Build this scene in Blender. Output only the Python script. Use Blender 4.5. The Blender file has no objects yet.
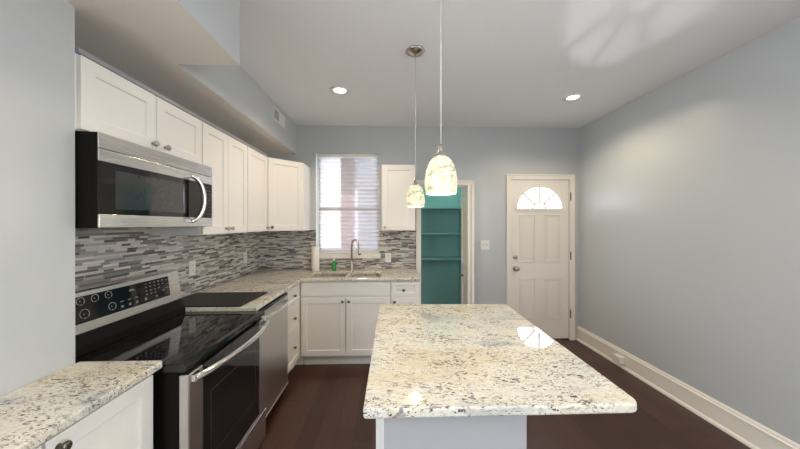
import bpy, bmesh, math, random
from mathutils import Vector, Matrix
random.seed(7)
C = bpy.context.scene.collection
PI = math.pi

# ------------------------------------------------------------------ camera
H_CAM = 1.4657
cam_d = bpy.data.cameras.new('camera')
cam_d.sensor_width = 36.0
cam_d.lens = 291.24 * 36.0 / 800.0
cam_d.clip_start = 0.05
cam = bpy.data.objects.new('camera', cam_d)
C.objects.link(cam)
cam.location = (0, 0, H_CAM)
cam.rotation_euler = (PI / 2 - 0.0013, 0, -0.0354)
bpy.context.scene.camera = cam

# ------------------------------------------------------------------ sky, lights, exposure
vs = bpy.context.scene.view_settings
vs.view_transform = 'Standard'
vs.look = 'None'
vs.gamma = 1.0
vs.use_curve_mapping = False
vs.exposure = 0.38

world = bpy.data.worlds.new('overcast_sky')
bpy.context.scene.world = world
world.use_nodes = True
wn = world.node_tree.nodes
wl = world.node_tree.links
bg = wn['Background']
wtc = wn.new('ShaderNodeTexCoord')
wsep = wn.new('ShaderNodeSeparateXYZ')
wramp = wn.new('ShaderNodeValToRGB')
wramp.color_ramp.elements[0].position = 0.0
wramp.color_ramp.elements[0].color = (0.95, 0.97, 1.0, 1)
wramp.color_ramp.elements[1].position = 0.8
wramp.color_ramp.elements[1].color = (0.62, 0.80, 1.0, 1)
wl.new(wtc.outputs['Generated'], wsep.inputs[0])
wl.new(wsep.outputs['Z'], wramp.inputs[0])
wl.new(wramp.outputs[0], bg.inputs[0])
bg.inputs[1].default_value = 8.5


def area_light(name, loc, rot, sx, sy, power, col):
    d = bpy.data.lights.new(name, 'AREA')
    d.shape = 'RECTANGLE'
    d.size = sx
    d.size_y = sy
    d.energy = power
    d.color = col
    o = bpy.data.objects.new(name, d)
    o.location = loc
    o.rotation_euler = rot
    C.objects.link(o)
    return o


# portals that guide the sky light through the openings, both side windows being added
def portal(name, loc, rot, sx, sy):
    o = area_light(name, loc, rot, sx, sy, 1, (1, 1, 1))
    o.data.cycles.is_portal = True
portal('portal_kitchen_window', (-0.517, 3.735, 1.72), (-PI / 2, 0, 0), 0.78, 1.24)
portal('portal_added_left', (-1.30, -0.80, 1.60), (PI / 2, 0, -PI / 2), 2.0, 1.5)
portal('portal_added_right', (2.43, -0.75, 1.60), (PI / 2, 0, PI / 2), 1.7, 1.5)
portal('portal_fanlight', (1.894, 3.672, 1.80), (-PI / 2, 0, 0), 0.60, 0.30)
# low spot added outside as a glint, thrown up through the fanlight
gd = bpy.data.lights.new('added_glint_spot', 'SPOT')
gd.energy = 520
gd.color = (0.85, 0.93, 1.0)
gd.spot_size = 0.16
gd.spot_blend = 0.2
gd.shadow_soft_size = 0.10
go = bpy.data.objects.new('added_glint_spot', gd)
g_dir = Vector((-0.445, -1.78, 0.877)).normalized()
go.location = Vector((1.895, 3.63, 1.80)) - g_dir * 5.2
go.rotation_euler = g_dir.to_track_quat('-Z', 'Y').to_euler()
C.objects.link(go)

RECESSED_W = 34
PENDANT_W = 2.5
WARM = (1.0, 0.83, 0.60)

# ------------------------------------------------------------------ materials
def new_mat(name):
    m = bpy.data.materials.new(name)
    m.use_nodes = True
    return m, m.node_tree.nodes, m.node_tree.links, m.node_tree.nodes['Principled BSDF']


def paint(name, col, rough=0.5, var=0.03, bump=0.0, scale=40, metal=0.0, spec=0.5, coat=0.0):
    """plain finish with a faint procedural variation"""
    m, n, l, b = new_mat(name)
    tc = n.new('ShaderNodeTexCoord')
    nz = n.new('ShaderNodeTexNoise')
    nz.inputs['Scale'].default_value = scale
    nz.inputs['Detail'].default_value = 3
    l.new(tc.outputs['Object'], nz.inputs['Vector'])
    rp = n.new('ShaderNodeValToRGB')
    rp.color_ramp.elements[0].position = 0.3
    rp.color_ramp.elements[1].position = 0.7
    rp.color_ramp.elements[0].color = tuple(max(0, c * (1 - var)) for c in col) + (1,)
    rp.color_ramp.elements[1].color = tuple(min(1, c * (1 + var)) for c in col) + (1,)
    l.new(nz.outputs['Fac'], rp.inputs[0])
    l.new(rp.outputs[0], b.inputs['Base Color'])
    b.inputs['Roughness'].default_value = rough
    b.inputs['Metallic'].default_value = metal
    b.inputs['Specular IOR Level'].default_value = spec
    b.inputs['Coat Weight'].default_value = coat
    if bump:
        bp = n.new('ShaderNodeBump')
        bp.inputs['Strength'].default_value = bump
        bp.inputs['Distance'].default_value = 0.002
        l.new(nz.outputs['Fac'], bp.inputs['Height'])
        l.new(bp.outputs[0], b.inputs['Normal'])
    return m


def math_node(n, l, op, a, b=None, c=None):
    x = n.new('ShaderNodeMath')
    x.operation = op
    for i, v in enumerate((a, b, c)):
        if v is None:
            continue
        if hasattr(v, 'links'):
            l.new(v, x.inputs[i])
        else:
            x.inputs[i].default_value = v
    return x.outputs[0]


def mix_col(n, l, fac, a, b):
    x = n.new('ShaderNodeMix')
    x.data_type = 'RGBA'
    for sock, v in ((x.inputs['Factor'], fac), (x.inputs['A'], a), (x.inputs['B'], b)):
        if hasattr(v, 'links'):
            l.new(v, sock)
        elif isinstance(v, tuple):
            sock.default_value = v if len(v) == 4 else v + (1,)
        else:
            sock.default_value = v
    return x.outputs['Result']


def ramp(n, l, fac, stops, interp='LINEAR'):
    r = n.new('ShaderNodeValToRGB')
    r.color_ramp.interpolation = interp
    e = r.color_ramp.elements
    while len(e) < len(stops):
        e.new(0.5)
    for el, (p, c) in zip(e, stops):
        el.position = p
        el.color = (c if isinstance(c, tuple) else (c, c, c)) + (1,)
    l.new(fac, r.inputs[0])
    return r.outputs[0]


def granite(name, warm):
    m, n, l, b = new_mat(name)
    tc = n.new('ShaderNodeTexCoord')
    geo = n.new('ShaderNodeNewGeometry')
    mp = n.new('ShaderNodeMapping')
    mp.inputs['Rotation'].default_value = (0, 0, math.radians(28))
    mp.inputs['Scale'].default_value = (0.6, 1.25, 1.0)
    l.new(geo.outputs['Position'], mp.inputs['Vector'])

    def noise(s, d=4, dist=0.0, src=mp):
        x = n.new('ShaderNodeTexNoise')
        x.inputs['Scale'].default_value = s
        x.inputs['Detail'].default_value = d
        x.inputs['Distortion'].default_value = dist
        l.new(src.outputs[0], x.inputs['Vector'])
        return x.outputs['Fac']
    big = noise(5, 6, 0.8)
    base = ramp(n, l, big, [(0.30, (0.44, 0.44, 0.43)), (0.41, (0.66, 0.64, 0.57)), (0.55, (0.70, 0.66, 0.56)), (0.67, (0.63, 0.55, 0.40)), (0.77, (0.70, 0.67, 0.60))])
    fine = noise(95, 3, 0.4)
    base = mix_col(n, l, ramp(n, l, fine, [(0.36, 0.5), (0.48, 0.0)]), base, (0.44, 0.40, 0.34))
    clus = ramp(n, l, noise(7.0, 5, 1.4), [(0.44, 0.08), (0.60, 1.0)])
    clus2 = ramp(n, l, noise(11, 4, 0.6), [(0.42, 0.15), (0.60, 1.0)])
    for sc, lo, hi, col, amt, cl in ((46, 0.590, 0.640, (0.20, 0.20, 0.225), 0.9, clus), (85, 0.595, 0.632, (0.085, 0.085, 0.10), 1.1, clus), (160, 0.61, 0.645, (0.045, 0.04, 0.045), 1.3, clus2), (75, 0.625, 0.665, (0.24, 0.17, 0.10), 0.8, clus2)):
        f = ramp(n, l, noise(sc, 2, 0.7), [(lo, 0.0), (hi, 1.0)])
        f = math_node(n, l, 'MULTIPLY', f, cl)
        f = math_node(n, l, 'MULTIPLY', f, amt)
        f = math_node(n, l, 'MINIMUM', f, 1.0)
        base = mix_col(n, l, f, base, col)
    if warm != (1, 1, 1):
        mm = n.new('ShaderNodeMix')
        mm.data_type = 'RGBA'
        mm.blend_type = 'MULTIPLY'
        mm.inputs['Factor'].default_value = 1
        l.new(base, mm.inputs['A'])
        mm.inputs['B'].default_value = warm + (1,)
        base = mm.outputs['Result']
    l.new(base, b.inputs['Base Color'])
    b.inputs['Roughness'].default_value = 0.035
    return m


def mosaic():
    """thin horizontal strips of glass and stone in white, grey, blue grey and brown"""
    m, n, l, b = new_mat('mosaic_strip_tile')
    geo = n.new('ShaderNodeNewGeometry')
    sp = n.new('ShaderNodeSeparateXYZ')
    l.new(geo.outputs['Position'], sp.inputs[0])
    u = math_node(n, l, 'ADD', sp.outputs['X'], math_node(n, l, 'MULTIPLY', sp.outputs['Y'], -1.0))
    rowf = math_node(n, l, 'DIVIDE', sp.outputs['Z'], 0.0135)
    row = math_node(n, l, 'FLOOR', rowf)
    fz = math_node(n, l, 'FRACT', rowf)
    w1 = n.new('ShaderNodeTexWhiteNoise')
    w1.noise_dimensions = '1D'
    l.new(row, w1.inputs['W'])
    ln = math_node(n, l, 'MULTIPLY_ADD', w1.outputs['Value'], 0.14, 0.13)
    cs = n.new('ShaderNodeSeparateColor')
    l.new(w1.outputs['Color'], cs.inputs[0])
    colf = math_node(n, l, 'DIVIDE', math_node(n, l, 'ADD', u, cs.outputs[1]), ln)
    colf = math_node(n, l, 'ADD', colf, 40.0)
    # break every cell unevenly so lengths differ
    cell = math_node(n, l, 'FLOOR', colf)
    fu = math_node(n, l, 'FRACT', colf)
    cv0 = n.new('ShaderNodeCombineXYZ')
    l.new(cell, cv0.inputs[0]); l.new(row, cv0.inputs[1])
    w0 = n.new('ShaderNodeTexWhiteNoise')
    w0.noise_dimensions = '3D'
    l.new(cv0.outputs[0], w0.inputs['Vector'])
    cut = math_node(n, l, 'MULTIPLY_ADD', w0.outputs['Value'], 0.5, 0.25)
    half = math_node(n, l, 'GREATER_THAN', fu, cut)
    cv = n.new('ShaderNodeCombineXYZ')
    l.new(cell, cv.inputs[0]); l.new(row, cv.inputs[1]); l.new(half, cv.inputs[2])
    w2 = n.new('ShaderNodeTexWhiteNoise')
    w2.noise_dimensions = '3D'
    l.new(cv.outputs[0], w2.inputs['Vector'])
    tile = ramp(n, l, w2.outputs['Value'], [
        (0.0, (0.62, 0.58, 0.53)), (0.26, (0.085, 0.078, 0.075)), (0.35, (0.38, 0.35, 0.325)), (0.52, (0.19, 0.20, 0.22)),
        (0.60, (0.70, 0.66, 0.60)), (0.78, (0.16, 0.125, 0.105)), (0.88, (0.27, 0.25, 0.235)), (0.95, (0.45, 0.43, 0.42))], 'CONSTANT')
    nz = n.new('ShaderNodeTexNoise')
    nz.inputs['Scale'].default_value = 60
    l.new(geo.outputs['Position'], nz.inputs['Vector'])
    tile = mix_col(n, l, math_node(n, l, 'MULTIPLY', nz.outputs['Fac'], 0.16), tile, (0.40, 0.385, 0.37))
    gz = math_node(n, l, 'LESS_THAN', fz, 0.09)
    gu = math_node(n, l, 'LESS_THAN', math_node(n, l, 'ABSOLUTE', math_node(n, l, 'SUBTRACT', fu, cut)), 0.012)
    g = math_node(n, l, 'MAXIMUM', gz, gu)
    col = mix_col(n, l, g, tile, (0.40, 0.39, 0.37))
    l.new(col, b.inputs['Base Color'])
    sc2 = n.new('ShaderNodeSeparateColor')
    l.new(w2.outputs['Color'], sc2.inputs[0])
    rg = math_node(n, l, 'MULTIPLY_ADD', sc2.outputs[2], 0.3, 0.10)
    l.new(math_node(n, l, 'MAXIMUM', rg, math_node(n, l, 'MULTIPLY', g, 0.8)), b.inputs['Roughness'])
    bp = n.new('ShaderNodeBump')
    bp.inputs['Strength'].default_value = 0.5
    bp.inputs['Distance'].default_value = 0.002
    hgt = math_node(n, l, 'ADD', math_node(n, l, 'SUBTRACT', 1.0, g), math_node(n, l, 'MULTIPLY', sc2.outputs[1], 0.8))
    l.new(hgt, bp.inputs['Height'])
    l.new(bp.outputs[0], b.inputs['Normal'])
    return m


def hardwood():
    m, n, l, b = new_mat('dark_hardwood_planks')
    geo = n.new('ShaderNodeNewGeometry')
    sp = n.new('ShaderNodeSeparateXYZ')
    l.new(geo.outputs['Position'], sp.inputs[0])
    pf = math_node(n, l, 'DIVIDE', sp.outputs['X'], 0.125)
    pl = math_node(n, l, 'FLOOR', pf)
    fx = math_node(n, l, 'FRACT', pf)
    w1 = n.new('ShaderNodeTexWhiteNoise')
    w1.noise_dimensions = '1D'
    l.new(pl, w1.inputs['W'])
    ly = math_node(n, l, 'DIVIDE', math_node(n, l, 'MULTIPLY_ADD', w1.outputs['Value'], 3.0, sp.outputs['Y']), 1.1)
    seg = math_node(n, l, 'FLOOR', ly)
    fy = math_node(n, l, 'FRACT', ly)
    cv = n.new('ShaderNodeCombineXYZ')
    l.new(pl, cv.inputs[0]); l.new(seg, cv.inputs[1])
    w2 = n.new('ShaderNodeTexWhiteNoise')
    w2.noise_dimensions = '2D'
    l.new(cv.outputs[0], w2.inputs['Vector'])
    mp = n.new('ShaderNodeMapping')
    mp.inputs['Scale'].default_value = (30, 1.6, 1)
    l.new(geo.outputs['Position'], mp.inputs['Vector'])
    nz = n.new('ShaderNodeTexNoise')
    nz.inputs['Scale'].default_value = 1.6
    nz.inputs['Detail'].default_value = 6
    nz.inputs['Distortion'].default_value = 0.7
    l.new(mp.outputs[0], nz.inputs['Vector'])
    tone = math_node(n, l, 'ADD', math_node(n, l, 'MULTIPLY', w2.outputs['Value'], 0.55), math_node(n, l, 'MULTIPLY', nz.outputs['Fac'], 0.5))
    col = ramp(n, l, tone, [(0.1, (0.034, 0.014, 0.010)), (0.5, (0.058, 0.023, 0.016)), (0.95, (0.090, 0.038, 0.026))])
    g = math_node(n, l, 'MAXIMUM', math_node(n, l, 'LESS_THAN', fx, 0.018), math_node(n, l, 'LESS_THAN', fy, 0.003))
    col = mix_col(n, l, g, col, (0.010, 0.005, 0.004))
    l.new(col, b.inputs['Base Color'])
    b.inputs['Roughness'].default_value = 0.30
    b.inputs['Specular IOR Level'].default_value = 0.45
    bp = n.new('ShaderNodeBump')
    bp.inputs['Strength'].default_value = 0.25
    bp.inputs['Distance'].default_value = 0.002
    l.new(math_node(n, l, 'ADD', math_node(n, l, 'SUBTRACT', 1.0, g), math_node(n, l, 'MULTIPLY', nz.outputs['Fac'], 0.5)), bp.inputs['Height'])
    l.new(bp.outputs[0], b.inputs['Normal'])
    return m


def stainless(name, axis, col=(0.76, 0.74, 0.73), rough=0.27):
    m, n, l, b = new_mat(name)
    tc = n.new('ShaderNodeNewGeometry')
    mp = n.new('ShaderNodeMapping')
    s = [500, 500, 500]
    s[axis] = 3
    mp.inputs['Scale'].default_value = s
    l.new(tc.outputs['Position'], mp.inputs['Vector'])
    nz = n.new('ShaderNodeTexNoise')
    nz.inputs['Scale'].default_value = 1.5
    nz.inputs['Detail'].default_value = 3
    l.new(mp.outputs[0], nz.inputs['Vector'])
    l.new(ramp(n, l, nz.outputs['Fac'], [(0.3, tuple(c * 0.97 for c in col)), (0.7, tuple(min(1, c * 1.03) for c in col))]), b.inputs['Base Color'])
    b.inputs['Metallic'].default_value = 1.0
    l.new(math_node(n, l, 'MULTIPLY_ADD', nz.outputs['Fac'], 0.03, rough - 0.015), b.inputs['Roughness'])
    return m


def glow(name, col, strength):
    m, n, l, b = new_mat(name)
    b.inputs['Base Color'].default_value = col + (1,)
    b.inputs['Emission Color'].default_value = col + (1,)
    b.inputs['Emission Strength'].default_value = strength
    return m


def clear_glass(name, tint=(1, 1, 1), gloss=0.06):
    m, n, l, b = new_mat(name)
    n.remove(b)
    tr = n.new('ShaderNodeBsdfTransparent')
    tr.inputs[0].default_value = tint + (1,)
    gl = n.new('ShaderNodeBsdfGlossy')
    gl.inputs['Roughness'].default_value = 0.02
    mx = n.new('ShaderNodeMixShader')
    mx.inputs[0].default_value = gloss
    l.new(tr.outputs[0], mx.inputs[1])
    l.new(gl.outputs[0], mx.inputs[2])
    l.new(mx.outputs[0], n['Material Output'].inputs[0])
    return m


def sheer_fabric():
    m, n, l, b = new_mat('sheer_shade_fabric')
    n.remove(b)
    df = n.new('ShaderNodeBsdfDiffuse')
    df.inputs[0].default_value = (0.50, 0.48, 0.50, 1)
    tl = n.new('ShaderNodeBsdfTranslucent')
    tl.inputs[0].default_value = (0.85, 0.82, 0.85, 1)
    tr = n.new('ShaderNodeBsdfTransparent')
    tc = n.new('ShaderNodeTexCoord')
    wv = n.new('ShaderNodeTexNoise')
    wv.inputs['Scale'].default_value = 300
    l.new(tc.outputs['Object'], wv.inputs['Vector'])
    m1 = n.new('ShaderNodeMixShader')
    m1.inputs[0].default_value = 0.025
    l.new(df.outputs[0], m1.inputs[1])
    l.new(tl.outputs[0], m1.inputs[2])
    m2 = n.new('ShaderNodeMixShader')
    l.new(math_node(n, l, 'MULTIPLY_ADD', wv.outputs['Fac'], 0.02, 0.062), m2.inputs[0])
    l.new(m1.outputs[0], m2.inputs[1])
    l.new(tr.outputs[0], m2.inputs[2])
    l.new(m2.outputs[0], n['Material Output'].inputs[0])
    return m


def lit_art_glass():
    """cream art glass with thin olive swirls, glowing from the bulb inside"""
    m, n, l, b = new_mat('lit_swirl_glass')
    tc = n.new('ShaderNodeTexCoord')
    mp = n.new('ShaderNodeMapping')
    mp.inputs['Scale'].default_value = (9, 9, 22)
    l.new(tc.outputs['Object'], mp.inputs['Vector'])
    nz = n.new('ShaderNodeTexNoise')
    nz.inputs['Scale'].default_value = 0.8
    nz.inputs['Detail'].default_value = 2
    nz.inputs['Distortion'].default_value = 1.2
    l.new(mp.outputs[0], nz.inputs['Vector'])
    vein = math_node(n, l, 'ABSOLUTE', math_node(n, l, 'SUBTRACT', nz.outputs['Fac'], 0.5))
    col = ramp(n, l, vein, [(0.0, (0.22, 0.21, 0.13)), (0.012, (0.42, 0.40, 0.27)), (0.04, (0.56, 0.53, 0.36)), (0.2, (0.62, 0.58, 0.42))])
    l.new(col, b.inputs['Base Color'])
    l.new(col, b.inputs['Emission Color'])
    b.inputs['Emission Strength'].default_value = 0.62
    b.inputs['Roughness'].default_value = 0.15
    return m


M = {}
M['wall'] = paint('blue_grey_wall_paint', (0.515, 0.538, 0.546), 0.33, 0.012, 0.03, 90, 0, 0.8)
M['ceiling'] = paint('ceiling_paint', (0.90, 0.895, 0.90), 0.7, 0.01, 0.04, 60)
M['soffit'] = paint('soffit_underside_warm_bounce', (0.92, 0.86, 0.79), 0.7, 0.02, 0.04, 8)
M['trim'] = paint('semi_gloss_trim_paint', (0.84, 0.79, 0.715), 0.32, 0.01)
M['door'] = paint('entry_door_paint', (0.83, 0.79, 0.73), 0.35, 0.01)
M['cabinet'] = paint('cabinet_paint', (0.83, 0.80, 0.75), 0.33, 0.01)
M['wood_edge'] = paint('raw_cabinet_edge', (0.62, 0.53, 0.38), 0.5, 0.06, 0, 30)
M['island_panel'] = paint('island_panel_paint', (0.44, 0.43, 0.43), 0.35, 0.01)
M['granite'] = granite('speckled_granite', (1, 1, 1))
M['mosaic'] = mosaic()
M['floor'] = hardwood()
M['steel_h'] = stainless('brushed_steel_across', 1)
M['steel_v'] = stainless('brushed_steel_upright', 2, (0.66, 0.64, 0.62), 0.30)
M['steel_bright'] = stainless('polished_steel', 1, (0.75, 0.74, 0.73), 0.18)
M['nickel'] = paint('brushed_nickel', (0.50, 0.46, 0.42), 0.28, 0.04, 0, 80, 1.0)
M['bronze'] = paint('dark_nickel_knob', (0.17, 0.145, 0.12), 0.28, 0.06, 0, 80, 1.0)
M['black_glass'] = paint('black_glass', (0.006, 0.006, 0.007), 0.05, 0.1, 0, 10, 0, 0.6)
M['black_enamel'] = paint('black_enamel', (0.006, 0.0055, 0.0055), 0.3, 0.1, 0, 40, 0, 0.1)
M['black_plastic'] = paint('black_plastic', (0.010, 0.009, 0.009), 0.5, 0.1, 0, 40, 0, 0.06)
M['dark_rubber'] = paint('dark_mat', (0.014, 0.013, 0.013), 0.45, 0.25, 0.3, 25, 0, 0.3)
M['marking'] = paint('grey_white_print', (0.34, 0.35, 0.36), 0.5, 0.02)
M['mark_dim'] = paint('grey_print', (0.16, 0.16, 0.17), 0.5, 0.02)
M['ring'] = paint('dark_grey_print', (0.022, 0.022, 0.024), 0.2, 0.02)
M['plate'] = paint('ivory_plastic', (0.80, 0.78, 0.73), 0.35, 0.01)
M['grey_plate'] = paint('grey_plate_metal', (0.30, 0.31, 0.33), 0.35, 0.03)
M['slot'] = paint('dark_slot', (0.05, 0.05, 0.05), 0.6, 0.05)
M['teal'] = paint('teal_pantry_paint', (0.30, 0.58, 0.56), 0.5, 0.02)
M['glass'] = clear_glass('window_pane_glass')
M['sheer'] = sheer_fabric()
M['shade_glass'] = lit_art_glass()
M['bulb'] = glow('lit_bulb', (1.0, 0.93, 0.75), 6.0)
M['lens'] = glow('lit_downlight_lens', (1.0, 0.92, 0.76), 4.0)
M['cable'] = paint('clear_grey_cable', (0.55, 0.53, 0.49), 0.35, 0.05)
M['paper'] = paint('paper_towel', (0.86, 0.83, 0.77), 0.85, 0.03, 0.4, 140)
M['card'] = paint('cardboard_core', (0.42, 0.32, 0.22), 0.9, 0.05)
M['green_soap'] = paint('green_dish_soap', (0.03, 0.32, 0.07), 0.12, 0.05)
M['white_plastic'] = paint('white_plastic', (0.85, 0.85, 0.84), 0.35, 0.01)
M['brick'] = paint('old_pink_brick', (0.64, 0.34, 0.37), 0.9, 0.12, 0, 6)
M['brown_wood'] = paint('weathered_brown_siding', (0.07, 0.04, 0.035), 0.8, 0.1, 0, 8)
M['siding'] = paint('pale_blue_siding', (0.80, 0.81, 0.90), 0.7, 0.03, 0, 5)
M['paving'] = paint('pale_concrete', (0.55, 0.54, 0.52), 0.9, 0.06, 0, 4)
M['grille_dark'] = paint('vent_shadow_metal', (0.06, 0.065, 0.07), 0.5, 0.05)

# ------------------------------------------------------------------ mesh helpers (all in world coordinates)
def BM():
    return bmesh.new()


def quad(bm, pts):
    vsx = [bm.verts.new(p) for p in pts]
    return bm.faces.new(vsx)


def box(bm, x0, x1, y0, y1, z0, z1):
    v = [bm.verts.new((x, y, z)) for x in (x0, x1) for y in (y0, y1) for z in (z0, z1)]
    for f in ((0, 1, 3, 2), (4, 6, 7, 5), (0, 4, 5, 1), (2, 3, 7, 6), (0, 2, 6, 4), (1, 5, 7, 3)):
        bm.faces.new([v[i] for i in f])
    return v


def frame_of(n):
    n = Vector(n).normalized()
    a = Vector((0, 0, 1)) if abs(n.z) < 0.9 else Vector((1, 0, 0))
    u = a.cross(n).normalized()
    return u, n.cross(u), n


def lathe(bm, o, axis, prof, seg=20, cap0=True, cap1=True, squash=1.0):
    """prof: list of (radius, distance along axis)"""
    u, w, n = frame_of(axis)
    o = Vector(o)
    rings = []
    for r, d in prof:
        rings.append([bm.verts.new(o + n * d + (u * math.cos(2 * PI * k / seg) + w * math.sin(2 * PI * k / seg) * squash) * max(r, 1e-5)) for k in range(seg)])
    for a, b in zip(rings, rings[1:]):
        for k in range(seg):
            f = bm.faces.new((a[k], a[(k + 1) % seg], b[(k + 1) % seg], b[k]))
            f.smooth = True
    if cap0:
        bm.faces.new(rings[0][::-1])
    if cap1:
        bm.faces.new(rings[-1])


def tube(bm, pts, r, seg=12, flat=1.0):
    pts = [Vector(p) for p in pts]
    rr = r if isinstance(r, (list, tuple)) else [r] * len(pts)
    t0 = (pts[1] - pts[0]).normalized()
    u, w, _ = frame_of(t0)
    rings = []
    for i, p in enumerate(pts):
        t = (pts[min(i + 1, len(pts) - 1)] - pts[max(i - 1, 0)]).normalized()
        u = (u - t * u.dot(t)).normalized()
        w = t.cross(u)
        rings.append([bm.verts.new(p + (u * math.cos(2 * PI * k / seg) * flat + w * math.sin(2 * PI * k / seg)) * rr[i]) for k in range(seg)])
    for a, b in zip(rings, rings[1:]):
        for k in range(seg):
            f = bm.faces.new((a[k], a[(k + 1) % seg], b[(k + 1) % seg], b[k]))
            f.smooth = True
    bm.faces.new(rings[0][::-1])
    bm.faces.new(rings[-1])


def prism(bm, poly, e0, e1, mapf):
    """extrude a 2-D polygon between e0 and e1; mapf(a,b,e) -> xyz"""
    A = [bm.verts.new(mapf(a, b, e0)) for a, b in poly]
    B = [bm.verts.new(mapf(a, b, e1)) for a, b in poly]
    k = len(poly)
    bm.faces.new(A)
    bm.faces.new(B[::-1])
    for i in range(k):
        bm.faces.new((A[i], B[i], B[(i + 1) % k], A[(i + 1) % k]))


def cells(bm, us, vs_, keep, e0, e1, mapf):
    """slab made of grid cells, with openings where keep(u,v) is False"""
    vc = {}

    def V(i, j, s):
        if (i, j, s) not in vc:
            vc[(i, j, s)] = bm.verts.new(mapf(us[i], vs_[j], e1 if s else e0))
        return vc[(i, j, s)]
    nu, nv = len(us) - 1, len(vs_) - 1
    K = [[keep((us[i] + us[i + 1]) / 2, (vs_[j] + vs_[j + 1]) / 2) for j in range(nv)] for i in range(nu)]
    kk = lambda i, j: 0 <= i < nu and 0 <= j < nv and K[i][j]
    for i in range(nu):
        for j in range(nv):
            if not K[i][j]:
                continue
            bm.faces.new((V(i, j, 0), V(i, j + 1, 0), V(i + 1, j + 1, 0), V(i + 1, j, 0)))
            bm.faces.new((V(i, j, 1), V(i + 1, j, 1), V(i + 1, j + 1, 1), V(i, j + 1, 1)))
            for di, dj, a, b in ((-1, 0, (i, j), (i, j + 1)), (1, 0, (i + 1, j + 1), (i + 1, j)), (0, -1, (i + 1, j), (i, j)), (0, 1, (i, j + 1), (i + 1, j + 1))):
                if not kk(i + di, j + dj):
                    bm.faces.new((V(a[0], a[1], 0), V(b[0], b[1], 0), V(b[0], b[1], 1), V(a[0], a[1], 1)))
    bmesh.ops.recalc_face_normals(bm, faces=bm.faces)
    bmesh.ops.dissolve_limit(bm, angle_limit=0.01, verts=bm.verts, edges=bm.edges)


def rounded_rect(x0, x1, y0, y1, r, seg=6):
    rs = r if isinstance(r, (list, tuple)) else [r] * 4
    out = []
    for (cx, cy, a0), q in zip(((x0, y0, PI), (x1, y0, 1.5 * PI), (x1, y1, 0), (x0, y1, 0.5 * PI)), rs):
        ox = cx + (q if cx == x0 else -q)
        oy = cy + (q if cy == y0 else -q)
        if q < 1e-4:
            out.append((cx, cy))
            continue
        for k in range(seg + 1):
            a = a0 + 0.5 * PI * k / seg
            out.append((ox + q * math.cos(a), oy + q * math.sin(a)))
    return out


def link(name, bm, mat, parent=None, bevel=0.0, seg=2, base=None, recalc=True):
    """one mesh object; the mesh is moved so that its origin is the base of its thing"""
    if recalc:
        bmesh.ops.recalc_face_normals(bm, faces=bm.faces)
    me = bpy.data.meshes.new(name)
    if parent is not None:
        org = Vector(parent['_base'])
    elif base is not None:
        org = Vector(base)
    else:
        org = Vector((0, 0, 0))
    bmesh.ops.translate(bm, verts=bm.verts, vec=-org)
    bm.to_mesh(me)
    bm.free()
    me.materials.append(mat)
    o = bpy.data.objects.new(name, me)
    C.objects.link(o)
    o['_base'] = tuple(org)
    if parent is not None:
        o.parent = parent
    else:
        o.location = org
    if bevel:
        b = o.modifiers.new('edge', 'BEVEL')
        b.width = bevel
        b.segments = seg
        b.limit_method = 'ANGLE'
        b.angle_limit = math.radians(40)
    return o


def tag(o, label, cat, group=None):
    o['label'] = label
    o['category'] = cat
    if group:
        o['group'] = group
    return o


def thing(name, loc, label, cat, group=None):
    o = bpy.data.objects.new(name, None)
    o.empty_display_size = 0.1
    o.location = loc
    o['_base'] = tuple(loc)
    C.objects.link(o)
    return tag(o, label, cat, group)


def struct(name, bm, mat, parent=None, bevel=0.0, recalc=True):
    o = link(name, bm, mat, parent, bevel, recalc=recalc)
    if parent is None:
        o['kind'] = 'structure'
    return o


def copy_tree(o, parent=None):
    c = o.copy()
    C.objects.link(c)
    if parent is not None:
        c.parent = parent
    for ch in list(o.children):
        copy_tree(ch, c)
    return c


# ------------------------------------------------------------------ the setting
XL, XN, XR = -1.57, -1.247, 2.39      # kitchen left wall, nearer left wall, right wall
D, HC, YB = 3.61, 2.677, -3.5        # back wall, ceiling height, wall behind the camera
TW = 0.12

bm = BM(); box(bm, XL - TW, XR + TW, YB - TW, D + 0.85, -0.10, 0.0); struct('floor', bm, M['floor'])
bm = BM(); box(bm, XL - TW, XR + TW, YB - TW, D + 0.85, HC, HC + 0.1); struct('ceiling', bm, M['ceiling'])

WX0, WX1, WZ0, WZ1 = -0.903, -0.132, 1.105, 2.335          # kitchen window opening
PX0, PX1, PZ1 = 0.389, 0.990, 1.948                        # pantry opening
DX0, DX1, DZ1 = 1.520, 2.272, 2.030                        # entry door opening
bm = BM()
cells(bm, [XL - TW, WX0, WX1, PX0, PX1, DX0, DX1, XR + TW], [0, WZ0, PZ1, DZ1, WZ1, HC],
      lambda u, v: not ((WX0 < u < WX1 and WZ0 < v < WZ1) or (PX0 < u < PX1 and v < PZ1) or (DX0 < u < DX1 and v < DZ1)),
      D, D + TW, lambda a, b, e: (a, e, b))
struct('wall_back', bm, M['wall'])
bm = BM()
cells(bm, [YB - TW, -1.60, 0.10, D], [0, 0.85, 2.35, HC], lambda u, v: not (-1.60 < u < 0.10 and 0.85 < v < 2.35), XR, XR + TW, lambda a, b, e: (e, a, b))
struct('wall_right', bm, M['wall'])
bm = BM(); box(bm, XL - TW, XL, 1.20, D, 0, HC); struct('wall_left', bm, M['wall'])
bm = BM()
cells(bm, [YB - TW, -1.80, 0.20, 1.20], [0, 0.85, 2.35, HC], lambda u, v: not (-1.80 < u < 0.20 and 0.85 < v < 2.35), XL - TW, XN, lambda a, b, e: (e, a, b))
struct('wall_left_near', bm, M['wall'])
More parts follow.
